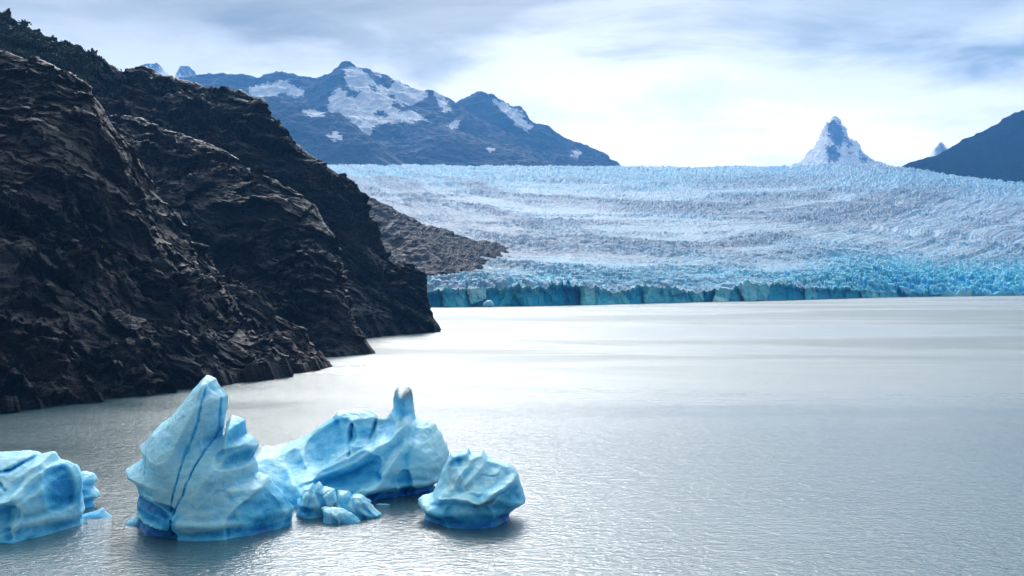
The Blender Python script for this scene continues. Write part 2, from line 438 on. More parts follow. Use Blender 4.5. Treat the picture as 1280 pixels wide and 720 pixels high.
def glacier():
    nc = 1500
    px = np.linspace(360, 1560, nc)
    D0 = dwater(front_py(px))
    D0 = D0 + 14 * fbm(np.stack([px / 60, px * 0, px * 0], -1), 3, seed=70) * sstep(1150, 1000, px)
    nrow = 640; nf = 34
    tp = top_py(px)
    sv = np.linspace(0, 1, nrow)[:, None]
    sv = sv ** 1.05
    d = D0 * (DFAR / D0) ** sv
    cy = crest_py(px)
    base_top = 362 + 4.5 * sstep(1040, 1150, px)
    yy = base_top * (1 - sv) + cy * sv + np.minimum(tp - 362, 0) * np.exp(-sv * 40) * (1 - sstep(1040, 1150, px))
    # broad waves of the ice stream
    PX = np.broadcast_to(px, d.shape)
    G = P(PX, yy, d)
    X, Y = G[..., 0], G[..., 1]
    p3 = np.stack([X, Y, 0 * X], -1)
    und = fbm(p3 / np.array([900., 500., 1]), 3, seed=80)
    sfar = np.broadcast_to(sv, d.shape)
    G[..., 2] += und * 16 * sstep(0, .25, sfar) * sstep(1.05, .8, sfar) * (d / 3000)
    warp = fbm(p3 / 140., 3, seed=85) * 40
    # serac blocks
    Ls = 14 + 7 * sfar
    Lc = np.where(sfar < .5, 17., 26.)
    f1, f2, r, r2 = worley2((X + warp) / 19., (Y + warp * .6) / 15., 3)
    g1, g2, q, q2 = worley2((X + warp) / 8.5, (Y - warp * .4) / 8., 8)
    k1, k2, kr, kr2 = worley2((X + warp * 1.5) / 46., (Y + warp) / 26., 13)
    e = sstep(.02, .32, f2 - f1); e2 = sstep(.02, .35, g2 - g1); e3 = sstep(.0, .2, k2 - k1)
    wpx = 55 * fbm(p3 / 900., 3, seed=91)
    arc = yy + .00042 * (PX - 800) ** 2 * np.where(PX < 800, 1.5, .9) + .35 * wpx       # the arched flow lines of the ice stream
    flow = fbm(np.stack([(PX + wpx) / 330., arc / 15., 0 * PX], -1), 5, gain=.6, seed=92)
    zone = sstep(-.25, .35, fbm(p3 / np.array([420., 260., 1]), 3, seed=90) + .8 * flow)
    rightch = sstep(950, 1120, PX) * sstep(.42, .1, sfar)
    frontch = sstep(.22, .0, sfar)
    topch = sstep(.72, .95, sfar)
    rough_ = .14 + .62 * zone * (1 - topch) + .95 * rightch + .5 * frontch + .45 * topch
    tilt = (r2 - .5) * (X / 19. % 1 - .5)
    h = rough_ * (r * 8 * e + 5 * e - 4 + e2 * q * 4.0) * (.75 + .75 * sfar)
    h += rough_ * 9 * topch * (kr * e3)
    rid = fbm(np.stack([X + warp, (Y + warp) * 1.0, 0 * X], -1) / np.array([34., 14., 1]), 4, gain=.6, seed=95, ridged=True)
    og = fbm(np.stack([(PX + wpx) / 90., arc / 6., 0 * PX], -1), 4, gain=.55, seed=97, ridged=True)
    h += rid * (1.0 + 1.8 * zone + 2.0 * topch) * (.5 + .6 * sfar) + og * 9.0 * sstep(.06, .3, sfar) * (.5 + .8 * sfar)
    edge0 = sstep(0, .012, sfar)
    G[..., 2] += h * (.35 + .65 * edge0)
    # attributes
    blue = .10 + .16 * (-og + .2) + .45 * (1 - e) * rough_ + .25 * (1 - e2) * rough_ + .20 * rightch * (.3 + r) + .20 * sstep(.36, .10, sfar) + .14 * topch + .20 * (q - .5) * rough_
    # flow bands (medial moraine dust)
    fl = flow * 1.25 + .05
    bx = np.interp(PX, [360, 620, 760, 900, 1100, 1280, 1560], [300, 306, 312, 296, 285, 268, 255])
    gy = yy
    band = np.exp(-((gy - bx) / 26) ** 2)
    dirt = np.clip(.62 * sstep(-.15, .30, fl) * (1 - .5 * sstep(.35, .1, sfar)) + .30 * band * (.6 + fl) + .12 * sstep(.25, .55, sfar) * sstep(.9, .7, sfar), 0, 1)
    dirt *= 1 - .85 * sstep(.86, .95, sfar); dirt *= 1 - .7 * rightch
    edgeL = sstep(60, 0, segdist(PX, gy, [(540, 350), (600, 332), (640, 312), (560, 280), (440, 236)]))
    dirt = np.clip(dirt + .55 * edgeL * (gy > 225), 0, 1)
    fold_gap = segdist(PX + 6 * fl, gy + 5 * fl, [(600, 322), (640, 311), (700, 305), (760, 306), (830, 312), (920, 314)])  # darkness of the gap at the ice fold, put into the colour
    dirt = np.clip(dirt * 1.25 + .55 * np.exp(-(fold_gap / 5) ** 2), 0, 1)
    # right margin dirt
    dirt = np.clip(dirt + .5 * np.exp(-(((PX - 1100) / 60) ** 2 + ((gy - 214) / 12) ** 2)), 0, 1)
    # front lip is fresh, paler
    blue = blue * (1 - .6 * sstep(.03, .0, sfar) * (1 - rightch))
    # face rows, from below the water to the lip
    lip = G[0].copy()
    jag = fbm(np.stack([px / 7., px * 0, px * 0], -1), 4, gain=.6, seed=71)
    zt = P(px, tp, D0)[:, 2] * (1.04 + .62 * jag * sstep(1150, 1000, px))
    lip_z = np.where(px < 1120, zt, lip[:, 2])
    G[0, :, 2] = lip_z + h[0] * .2
    for k, w_ in ((1, .8), (2, .6), (3, .4), (4, .2)):
        G[k, :, 2] = G[k, :, 2] * (1 - w_) + G[0, :, 2] * w_
    kz = np.linspace(0, 1, nf)[:, None]
    zz = -3 + (G[0, :, 2] + 3) * kz
    XX = np.broadcast_to(lip[:, 0], zz.shape); 
    w1, w2, wr, wr2 = worley2(XX / 24. + .12 * zz / 24, zz / 60. + 3, 41)
    v1, v2, vr, vr2 = worley2(XX / 8., zz / 11., 47)
    off = (wr * 30 - 16) + 5.5 * sstep(.4, 0., w2 - w1) + (vr - .5) * 3.2 + 1.6 * sstep(.3, 0, v2 - v1) + .8 * zz \
        + 2.4 * fbm(np.stack([XX / 9, zz / 9, 0 * zz], -1), 3, seed=44)
    off *= sstep(1230, 1080, px) * .9 + .1
    fade = kz ** 6
    off = off * (1 - fade)
    YY = D0 + off
    XX = lip[:, 0] * YY / D0
    Fg = np.stack([XX, YY, zz], -1)
    fblue = .40 + .8 * (wr - .4) + .22 * (vr - .5) + .15 * (1 - kz)
    fblue -= .6 * sstep(.74, .93, kz + .1 * (vr - .5))
    fblue *= 1 - .35 * sstep(1040, 1140, px)
    GG = np.concatenate([Fg[:-1], G]); BB = np.concatenate([fblue[:-1], blue]); DD = np.concatenate([fblue[:-1] * 0, dirt])
    FA = np.concatenate([fblue[:-1] * 0 + 1, blue * 0, np.zeros((6, nc))])
    # far side: falls away behind the crest
    tail = []
    for k in range(1, 7):
        p = G[-1].copy(); p[:, 1] += 250 * k; p[:, 0] *= p[:, 1] / G[-1, :, 1]; p[:, 2] += -14 * k * k; tail.append(p)
    GG = np.concatenate([GG, np.stack(tail)]); z6 = np.zeros((6, nc)); BB = np.concatenate([BB, z6 + .2]); DD = np.concatenate([DD, z6])
    o = mesh_from('glacier', GG.reshape(-1, 3), grid_faces(GG.shape[0], nc), M_glac, {'blue': BB, 'dirt': DD, 'face': FA})
    tag(o, kind='structure')
glacier()

def dglac(px, py):
    D0 = dwater(front_py(px)); s = (np.minimum(top_py(px), 362) - py) / (np.minimum(top_py(px), 362) - crest_py(px))
    return D0 * (DFAR / D0) ** np.clip(s, 0, 1)

# ------------------------------------------------------------------ rock spur beside the glacier
def disp_mid(G, amp):
    q = rotp(G, .1, .5)
    return amp * (fbm(G / 120., 4, seed=61, ridged=True) * 9 + fbm(q / np.array([60., 60., 14.]), 5, gain=.58, seed=62, ridged=True) * 7 - 6)
cr = [(380, 232), (430, 244), (455, 248), (480, 257), (500, 268), (530, 281), (560, 291), (590, 301), (620, 306), (645, 309)]
fo = [(380, 392), (430, 390), (470, 386), (500, 384), (525, 378), (545, 362), (570, 348), (597, 336), (625, 322), (650, 312)]
crd = [1750, 1770, 1790, 1830, 1900, 1990, 2120, 2260, 2420, 2560]
fod = [1380, 1385, 1388, 1392, 1400, 1440, 1600, 1780, 2150, 2480]
spur, _ = loft('rock_spur', [(a, b, d) for (a, b), d in zip(cr, crd)], [(a, b, d) for (a, b), d in zip(fo, fod)], 520, 260, M_midrock, 1.0, bulge=.06, disp=disp_mid, footz=25)
tag(spur, kind='structure')

# ------------------------------------------------------------------ mountains
def disp_mount(L):
    def f(G, amp):
        wv = np.stack([fbm(G / L, 2, seed=71), fbm(G / L + 5, 2, seed=73), fbm(G / L + 9, 2, seed=75)], -1) * L * .35
        v = fbm((G + wv) / L, 6, gain=.52, seed=77, ridged=True)
        env = np.ones(G.shape[:2])
        f2 = fbm((G + wv * .5) / (L * .22), 5, gain=.55, seed=79, ridged=True)
        return amp * ((v - .35) * .8 + .30 * (f2 - .4)) * env
    return f

def snowpoly(polys, base=0.0, rocks=()):
    def f(G):
        px, py = proj(G)
        s = np.full(px.shape, 99.)
        for pl in polys: s = np.minimum(s, polysdf(px, py, pl))
        for pl in rocks: s = np.maximum(s, -polysdf(px, py, pl))
        val = sstep(10, -8, s)
        return {'snow': np.clip(val + base, 0, 1)}
    return f

def mz(px, py, d): return (px, py, d)
# main range
SN = [
 [(432, 88), (446, 86), (462, 98), (470, 108), (486, 112), (494, 100), (500, 104), (510, 112), (522, 112), (528, 122), (512, 130), (492, 124), (486, 134), (500, 140), (520, 142), (532, 152), (522, 154), (500, 150), (470, 154), (460, 168), (440, 152), (412, 138), (414, 122), (424, 112), (434, 122), (448, 124), (450, 112), (434, 104)],
 [(314, 110), (330, 108), (345, 106), (352, 102), (366, 108), (380, 116), (372, 120), (352, 112), (346, 118), (342, 128), (322, 126), (315, 122)],
 [(516, 108), (524, 106), (532, 118), (524, 120)], [(545, 116), (552, 118), (556, 122), (548, 122)], [(550, 128), (556, 128), (562, 136), (556, 138)],
 [(556, 160), (570, 152), (572, 155), (562, 162)],
 [(619, 126), (630, 130), (650, 142), (652, 150), (664, 158), (660, 162), (646, 154), (636, 144), (628, 136)],
 [(718, 190), (724, 192), (722, 196), (716, 195)], [(468, 84), (478, 90), (476, 94), (466, 90)],
]
RK = [[(456, 104), (470, 106), (476, 116), (464, 116)], [(462, 136), (480, 138), (490, 146), (474, 149), (464, 145)], [(438, 110), (452, 112), (456, 118), (440, 122)], [(482, 116), (492, 114), (498, 124), (486, 126)]]
m1, _ = loft('mountain',
    [(120, 108, 11500), (200, 106, 11500), (245, 102, 11500), (270, 98, 11500), (300, 99, 11500), (322, 102, 11500), (350, 97, 11500), (375, 96, 11500), (395, 95, 11500), (412, 89, 11400), (425, 78, 11400), (432, 75, 11400), (445, 77, 11400), (462, 83, 11400), (490, 95, 11300), (515, 107, 11300), (545, 117, 11200), (575, 134, 11200), (600, 150, 11100), (640, 176, 11000), (690, 212, 11000)],
    [(120, 230, 8600), (200, 230, 8600), (245, 230, 8600), (270, 230, 8600), (300, 230, 8600), (322, 230, 8600), (350, 230, 8600), (375, 230, 8600), (395, 230, 8600), (412, 230, 8600), (425, 230, 8600), (435, 230, 8600), (450, 230, 8600), (465, 230, 8600), (490, 230, 8600), (520, 230, 8600), (560, 230, 8600), (600, 230, 8700), (640, 230, 8800), (680, 230, 9000), (720, 232, 9500)],
    620, 260, M_mount, 170., bulge=.0, disp=disp_mount(1300.), attrfn=snowpoly(SN, .10, RK), footz=100, back=.7)
m2, _ = loft('mountain',
    [(540, 170, 12000), (565, 140, 12000), (580, 127, 12000), (598, 121, 12000), (612, 122, 12000), (628, 126, 12000), (650, 141, 11900), (668, 156, 11900), (700, 172, 11800), (725, 183, 11700), (745, 192, 11700), (760, 203, 11600), (775, 213, 12000)],
    [(540, 232, 10500), (565, 232, 10500), (580, 232, 10500), (598, 232, 10500), (612, 232, 10500), (632, 232, 10500), (655, 232, 10500), (680, 232, 10500), (705, 232, 10500), (735, 232, 10600), (755, 232, 10700), (775, 232, 10900), (800, 232, 11200)],
    360, 180, M_mount, 130., bulge=.0, disp=disp_mount(1100.), attrfn=snowpoly(SN, .1), footz=100, back=.5)
h1, _ = loft('foothill',
    [(250, 128, 8900), (320, 124, 8900), (350, 121, 8900), (380, 130, 8850), (400, 138, 8800), (425, 146, 8700), (445, 160, 8600), (470, 180, 8500), (495, 200, 8400), (512, 214, 8400)],
    [(250, 225, 7900), (320, 225, 7900), (350, 225, 7900), (380, 225, 7900), (405, 225, 7900), (430, 225, 7900), (455, 225, 7900), (480, 225, 7900), (505, 225, 8000), (525, 225, 8100)],
    380, 180, M_mount, 60., bulge=.08, disp=disp_mount(700.), attrfn=snowpoly([[(382, 140), (392, 136), (402, 140), (404, 144), (392, 144)], [(412, 170), (420, 167), (427, 170), (418, 175)]], .05), footz=100, back=.7)
h2, _ = loft('foothill',
    [(440, 190, 9900), (462, 166, 9900), (478, 157, 9900), (500, 153, 9900), (530, 153, 9800), (560, 160, 9700), (600, 176, 9600), (640, 188, 9500), (680, 200, 9400), (715, 213, 9300)],
    [(440, 228, 8700), (462, 228, 8700), (478, 228, 8700), (500, 228, 8700), (530, 228, 8700), (565, 228, 8700), (605, 228, 8700), (650, 228, 8750), (695, 228, 8800), (735, 228, 8900)],
    380, 160, M_mount, 60., bulge=.06, disp=disp_mount(700.), attrfn=snowpoly([[(474, 156), (480, 158), (494, 168), (490, 170), (478, 163)], [(610, 185), (616, 187), (613, 189)]], .03), footz=100, back=.7)
h3c = [(1092, 222), (1120, 214), (1146, 205), (1175, 192), (1200, 180), (1225, 167), (1245, 157), (1262, 148), (1280, 140), (1380, 96), (1520, 60), (1700, 40)]
h3, _ = loft('hill', [(a, b_, 7700) for a, b_ in h3c], [(a, 252, 6500) for a, b_ in h3c], 520, 240, M_hill, 60., bulge=.04, disp=disp_mount(520.), footz=60, back=.6)
# snow peaks wrapped in cloud, far behind
RKp = [[(1033, 152), (1042, 150), (1052, 157), (1058, 172), (1066, 182), (1060, 184), (1056, 176), (1050, 184), (1044, 182), (1036, 172)],
       [(1032, 182), (1042, 180), (1048, 190), (1050, 202), (1036, 202)], [(1075, 190), (1082, 196), (1092, 202), (1080, 204), (1074, 198)], [(1060, 191), (1065, 191), (1063, 194)],
       [(1168, 186), (1176, 178), (1184, 190), (1170, 196)]]
def rockattr(polys):
    def f(G):
        px, py = proj(G); s = np.full(px.shape, 99.)
        for pl in polys: s = np.minimum(s, polysdf(px, py, pl))
        return {'snow': sstep(-8, 9, s) * .85 + .12}
    return f
def peak(crest, d, nc, nr, amp, L, attr):
    return loft('snow_peak', [(a, b_, d) for a, b_ in crest], [(a, 222, 14000) for a, b_ in crest], nc, nr, M_mount, amp, bulge=0., disp=disp_mount(L), attrfn=attr, footz=40, back=.5)[0]
p1 = peak([(985, 213), (1005, 203), (1018, 186), (1026, 176), (1031, 164), (1034, 154), (1038, 156), (1042, 149), (1047, 151), (1050, 158), (1055, 161), (1060, 175), (1070, 180), (1076, 191), (1094, 204), (1112, 210)], 19000, 300, 260, 110., 500., rockattr(RKp))
p3 = peak([(1135, 214), (1150, 204), (1162, 195), (1168, 188), (1176, 178), (1184, 187), (1200, 200), (1240, 214)], 19000, 160, 160, 50., 600., rockattr(RKp))
p2 = peak([(60, 130), (130, 108), (165, 90), (182, 79), (196, 78), (208, 90), (218, 96), (226, 84), (236, 84), (246, 98), (270, 112), (320, 125)], 19000, 300, 200, 90., 1000., snowpoly([[(205, 88), (222, 98), (240, 108), (205, 105)], [(170, 96), (188, 90), (200, 104), (176, 104)]], .33))
for o in (m1, m2, h1, h2, h3, p1, p2, p3): tag(o, kind='structure')

# ------------------------------------------------------------------ lake
wv = np.array([(-9000, -400, 0), (9000, -400, 0), (9000, 12000, 0), (-9000, 12000, 0)], float)
lake = mesh_from('lake_water', wv, np.array([[0, 1, 2, 3]]), M_water, smooth=False); tag(lake, kind='structure')

# ------------------------------------------------------------------ icebergs
def surface_nets(F, org, h):
    nx, ny, nz = F.shape
    S = F < 0
    c = [(i, j, k) for i in (0, 1) for j in (0, 1) for k in (0, 1)]
    cnt = sum(S[i:nx - 1 + i, j:ny - 1 + j, k:nz - 1 + k].astype(np.int8) for i, j, k in c)
    act = np.argwhere((cnt > 0) & (cnt < 8))
    vals = {t: F[act[:, 0] + t[0], act[:, 1] + t[1], act[:, 2] + t[2]] for t in c}
    acc = np.zeros((len(act), 3)); n = np.zeros(len(act))
    for a in c:
        for ax in range(3):
            if a[ax]: continue
            b = list(a); b[ax] = 1; b = tuple(b)
            va, vb = vals[a], vals[b]; m = (va < 0) != (vb < 0)
            t = np.where(m, va / np.where(m, va - vb, 1), 0)
            pt = np.array(a, float)[None] + np.zeros((len(act), 3)); pt[:, ax] += t
            acc += np.where(m[:, None], pt, 0); n += m
    V = (act + acc / n[:, None]) * h + np.asarray(org)
    idx = -np.ones(cnt.shape, np.int64); idx[act[:, 0], act[:, 1], act[:, 2]] = np.arange(len(act))
    faces = []
    for ax in range(3):
        o1, o2 = [(1, 2), (2, 0), (0, 1)][ax]
        sl0 = [slice(1, -1)] * 3; sl0[ax] = slice(0, -1); sl1 = [slice(1, -1)] * 3; sl1[ax] = slice(1, None)
        A = S[tuple(sl0)]; B = S[tuple(sl1)]
        e = np.argwhere(A != B); 
        inA = A[e[:, 0], e[:, 1], e[:, 2]]
        g = e.copy()
        for a_ in range(3):
            if a_ != ax: g[:, a_] += 1
        def cell(s1, s2):
            q = g.copy(); q[:, o1] -= s1; q[:, o2] -= s2
            return idx[q[:, 0], q[:, 1], q[:, 2]]
        Q = np.stack([cell(1, 1), cell(0, 1), cell(0, 0), cell(1, 0)], -1)
        Q[~inA] = Q[~inA][:, ::-1]
        faces.append(Q[(Q >= 0).all(1)])
    return V, np.concatenate(faces)

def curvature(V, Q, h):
    """how hollow (+) or ridged (-) the ice is: drives painted-in shading, ridges paler and hollows deeper blue"""
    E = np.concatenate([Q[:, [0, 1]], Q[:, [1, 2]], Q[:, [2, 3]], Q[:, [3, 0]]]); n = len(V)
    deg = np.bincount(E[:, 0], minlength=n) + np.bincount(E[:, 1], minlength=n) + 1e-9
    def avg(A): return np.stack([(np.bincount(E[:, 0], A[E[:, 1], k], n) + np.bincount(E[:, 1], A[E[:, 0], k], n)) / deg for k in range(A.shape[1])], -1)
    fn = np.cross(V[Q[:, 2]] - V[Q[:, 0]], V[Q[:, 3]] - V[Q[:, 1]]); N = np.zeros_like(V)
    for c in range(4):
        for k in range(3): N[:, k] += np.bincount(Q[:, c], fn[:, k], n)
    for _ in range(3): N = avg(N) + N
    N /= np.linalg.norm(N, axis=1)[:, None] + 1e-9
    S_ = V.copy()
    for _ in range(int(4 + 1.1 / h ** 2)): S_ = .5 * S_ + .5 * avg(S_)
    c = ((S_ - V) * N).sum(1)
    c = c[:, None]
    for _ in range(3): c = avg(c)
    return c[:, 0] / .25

def berg(name, outline, dc, T, R, strokes=(), blues=(), dirts=(), h=.2, pw=.62, seed=0, rough=1.0, notch=1.2, backk=.9, facets=1.0, fcell=4.6, zone=None):
    """outline: silhouette at the berg's middle (survey px), dc: distance of its middle, T: half thickness (m), R: edge rounding (m)
    strokes: (points, radius m, amplitude m, kind) swellings / hollows / ribs / cracks of the near face"""
    def w2(pts):
        q = P([p[0] for p in pts], [p[1] for p in pts], dc); return [(a[0], a[2]) for a in q]
    ol = w2(outline)
    xs = [p[0] for p in ol]; zs = [p[1] for p in ol]
    zmin = -2.2
    m = 2.2
    x = np.arange(min(xs) - m, max(xs) + m, h); z = np.arange(zmin - .8, max(zs) + m, h)
    pos_amp = sum(max(0, s[2]) for s in strokes if s[3] in 'gt') * .6
    y = np.arange(-T - m - pos_amp, T * backk + m, h)
    X2, Z2 = np.meshgrid(x, z, indexing='ij')
    p2 = np.stack([X2, 0 * X2 + seed * 3.7, Z2], -1)
    wx = fbm(p2 / 3.2, 3, seed=seed + 1) * .45 * rough; wz = fbm(p2 / 3.2 + 31, 3, seed=seed + 4) * .45 * rough
    sd = polysdf(X2 + wx, Z2 + wz, ol)
    # below the water the body goes on widening
    prof = np.clip(-sd / R, 0, 1) ; prof = (1 - (1 - prof) ** 2) ** pw
    zfade = 1.0 + .12 * sstep(6, 0, Z2)
    t = np.where(sd < 0, T * prof * zfade, -sd)
    rel = np.zeros_like(t)
    for pts, r, amp, kind in strokes:
        D = segdist(X2 + wx * 1.2, Z2 + wz * 1.2, w2(pts)) / r
        if kind == 'g': rel += amp * np.exp(-D * D)
        elif kind == 't': rel += amp * np.clip(1 - D, 0, 1)
        elif kind == 'c': rel += amp * np.exp(-(D ** 2) * 2.0) * np.clip(.9 + 1.5 * fbm(p2 / 1.6 + 5, 2, seed=seed + 41), .5, 1.5)
        elif kind == 'd': rel += amp * np.clip(1 - D * D, 0, 1) ** .5       # scooped bowl with a crisp rim
    inn = sstep(0, -1.2, sd)
    Yf = -(t + rel * inn)
    gy, gz = np.gradient(Yf, h); sl = np.minimum(np.sqrt(1 + gy ** 2 + gz ** 2), 2.4)
    Yb = t * backk + 1.2 * fbm(p2 / 5. + 77, 3, seed=seed + 9) * inn * np.clip(t / 6 - .3, 0, 1)
    by, bz = np.gradient(Yb, h); slb = np.minimum(np.sqrt(1 + by ** 2 + bz ** 2), 2.4)
    Yg = y[None, :, None]
    F = np.maximum((Yf[:, None, :] - Yg) / sl[:, None, :], (Yg - Yb[:, None, :]) / slb[:, None, :]).astype(np.float32)
    XX, YY, ZZ = np.meshgrid(x, y, z, indexing='ij')
    near = np.abs(F) < 2.0
    pts3 = np.stack([XX[near], YY[near], ZZ[near]], -1)
    n = .45 * fbm(pts3 / np.array([6., 6., 5.]) + seed, 3, seed=seed + 11) * facets
    n = n + .10 * facet3((pts3 + .4 * np.stack([perlin(pts3 / 2., seed)] * 3, -1)) / np.array([fcell, fcell, fcell * .83]) + seed, seed + 13, .9) * facets
    wl = worley3(pts3 / np.array([3.4, 3.4, 2.6]) + seed, seed + 12)
    n = n + (.16 * (wl - .5)) * facets * rough
    n = n + .10 * rough * fbm(pts3 / 1.1, 3, gain=.6, seed=seed + 15)
    zz = pts3[:, 2]
    lip = .5 + .5 * np.clip(fbm(pts3 * np.array([.12, .12, 0]) + seed, 2, seed=seed + 18) * 2 + .4, -1, 1)
    n = n + notch * lip * np.exp(-((zz - .75) / .75) ** 2) - .35 * notch * lip * np.exp(-((zz - 2.3) / .6) ** 2)
    # faint melt-water lines along old waterlines
    n = n + .10 * rough * np.sin((zz + .25 * pts3[:, 0] * .6) * 3.1 + 3 * perlin(pts3 / 5., seed + 2)) * sstep(7, 2.5, zz)
    F[near] += n.astype(np.float32)
    F = np.maximum(F, (zmin - ZZ).astype(np.float32))
    V, Q = surface_nets(F, (x[0], y[0], z[0]), h)
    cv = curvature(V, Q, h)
    front = V[:, 1] < 0
    ns = (V[:, 0], V[:, 2])
    vn_ = fbm(V / 1.6 + 5, 2, seed=seed + 41)
    bl = .07 + .12 * fbm(V / 4., 3, seed=seed + 43)
    for pts, r, amp in blues:
        D = segdist(ns[0], ns[1], w2(pts)) / r
        if r < .3: D = D / np.clip(.85 + 1.8 * vn_, .45, 1.5)
        bl += 1.25 * amp * np.exp(-D * D) * np.where(front, 1, .5)
    bl += .5 * sstep(1.9, .3, V[:, 2] - 1.8 * fbm(V / 4., 3, seed=seed + 30)) * notch / (notch + .3)
    bl = bl + np.clip(cv * .4, -.15, .22)  # light through the ice painted in: hollows deeper blue, ridges paler
    di = 0 * bl
    for pts, r, amp in dirts:
        D = segdist(ns[0], ns[1], w2(pts)) / r; di += amp * np.exp(-D * D)
    Vw = V.copy(); Vw[:, 1] += dc
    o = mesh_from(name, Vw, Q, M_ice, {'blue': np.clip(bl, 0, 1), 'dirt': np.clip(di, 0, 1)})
    return recenter(o)

def za(pts): return [(140 + a / 2.881, 450 + b / 2.881) for a, b in pts]
def zb(pts): return [(310 + a / 3.428, 470 + b / 3.428) for a, b in pts]
def zd(pts): return [(a / 4., 540 + b / 4.) for a, b in pts]

BLOW = 715
A_out = za([(340, 55), (290, 110), (215, 205), (150, 262), (108, 305), (118, 350), (96, 366), (52, 396), (58, 428), (98, 450), (100, 600)]) + [(175, BLOW), (362, BLOW)] + \
        za([(645, 600), (650, 560), (620, 490), (578, 440), (560, 415), (525, 400), (522, 365), (512, 345), (533, 303), (500, 268), (484, 262), (480, 213), (455, 205), (435, 196), (412, 226), (408, 268), (396, 275), (402, 235), (412, 180), (411, 125), (388, 100), (372, 66)])
A = berg('iceberg', A_out, 190, 10.2, 8.5, seed=100, h=.14, notch=1.0, pw=.7,
    strokes=[(za([(362, 90), (350, 200), (315, 320), (295, 420), (275, 500)]), .14, -.42, 'c'),
             (za([(402, 150), (395, 250), (350, 350), (325, 440), (290, 500), (280, 580)]), .15, -.6, 'c'),
             (za([(445, 330), (470, 330), (500, 330)]), 1.6, -1.3, 'd'),
             (za([(455, 240), (450, 275)]), 1.6, .9, 'g'),
             (za([(430, 300), (400, 420), (360, 560)]), 3.2, 1.6, 'g'),
             (za([(600, 500), (540, 560)]), 3.4, -1.6, 'd'),
             (za([(470, 440), (560, 440), (640, 530)]), .9, .8, 't'),
             (za([(110, 470), (270, 500)]), 1.1, -1.5, 'd'), (za([(110, 555), (280, 585)]), 1.0, -1.4, 'd'),
             (za([(110, 530), (270, 560)]), .5, .5, 't'), (za([(180, 590), (260, 612)]), .5, .8, 't'),
             (za([(120, 460), (210, 470), (290, 520)]), .6, 1.1, 't'),
             (za([(240, 200), (200, 400)]), 4.5, 1.4, 'g')],
    blues=[(za([(362, 90), (350, 200), (315, 320), (295, 420), (275, 500)]), .15, .42), (za([(405, 130), (395, 250), (350, 350), (325, 440), (290, 500), (280, 580)]), .17, .42),
           (za([(110, 490), (180, 510), (270, 530), (270, 590), (110, 570)]), 1.6, .55), (za([(600, 500), (560, 560)]), 2.4, .35), (za([(470, 330), (500, 330)]), 1.3, .35),
           (za([(460, 225), (465, 265)]), 1.0, .3), (za([(168, 310), (168, 380)]), .25, .3)])
tag(A, 'tall twin-spired pale blue iceberg with dark vertical crack lines', 'iceberg')

B_out = zb([(30, 340), (60, 305), (130, 295), (170, 290), (225, 262), (280, 235), (330, 200), (370, 170), (390, 150), (440, 146), (480, 143), (540, 160), (560, 172), (600, 165), (622, 135), (624, 95), (628, 62), (645, 44), (684, 44), (703, 60), (712, 110), (712, 150), (722, 178), (770, 190), (800, 205), (822, 240), (840, 285), (860, 320), (862, 380), (835, 440), (800, 490), (770, 520)]) + [(540, BLOW), (322, BLOW)]
B = berg('iceberg', B_out, 222, 13.0, 12, seed=201, h=.2, notch=1.8, pw=.7,
    strokes=[(zb([(700, 185), (640, 232), (560, 290), (480, 330), (360, 378), (250, 392)]), 1.5, 2.3, 't'),
             (zb([(700, 190), (690, 260), (640, 350), (600, 410), (520, 455)]), 1.5, 2.0, 't'),
             (zb([(330, 290), (420, 235)]), 2.8, -2.4, 'd'), (zb([(490, 225), (600, 205)]), 2.0, -1.6, 'd'),
             (zb([(400, 410), (540, 350)]), 2.8, -1.9, 'd'), (zb([(690, 390), (705, 450)]), 1.3, -.9, 'd'),
             (zb([(225, 325), (270, 365)]), 1.3, -1.0, 'd'), (zb([(740, 235), (775, 240)]), 1.0, -.5, 'd'),
             (zb([(90, 350), (110, 450), (150, 560)]), 5.5, 5.5, 'g'), (zb([(666, 70), (666, 150)]), 1.2, 1.2, 'g'), (zb([(300, 430), (330, 520)]), 3.5, 4, 'g'),
             (zb([(460, 200), (455, 260), (465, 300)]), .45, -1.3, 'c'), (zb([(548, 175), (540, 260)]), .4, -1.2, 'c'),
             (zb([(597, 380)]), .7, -1.1, 'c'), (zb([(450, 520), (600, 500), (800, 500)]), .9, -2.2, 'd'),
             (zb([(780, 330), (790, 420)]), 2.8, 1.3, 'g')],
    blues=[(zb([(330, 290), (420, 240)]), 1.7, .38), (zb([(490, 230), (600, 215)]), 1.3, .35), (zb([(380, 400), (540, 360)]), 1.9, .38), (zb([(690, 400), (700, 440)]), 1.3, .2),
           (zb([(450, 505), (600, 490), (800, 490)]), 1.3, .75), (zb([(250, 350)]), 1.2, .2), (zb([(390, 185)]), .7, .4), (zb([(597, 380)]), .6, .5), (zb([(665, 90), (665, 130)]), 1.2, .35), (zb([(700, 300), (715, 430)]), .5, .2)],
    dirts=[(zb([(632, 52), (665, 45), (700, 52)]), 1.7, 1.3), (zb([(560, 180), (600, 172)]), .5, .7), (zb([(545, 200), (560, 240)]), .35, .5)])
tag(B, 'broad arched blue iceberg with a rounded chimney standing on its top', 'iceberg')

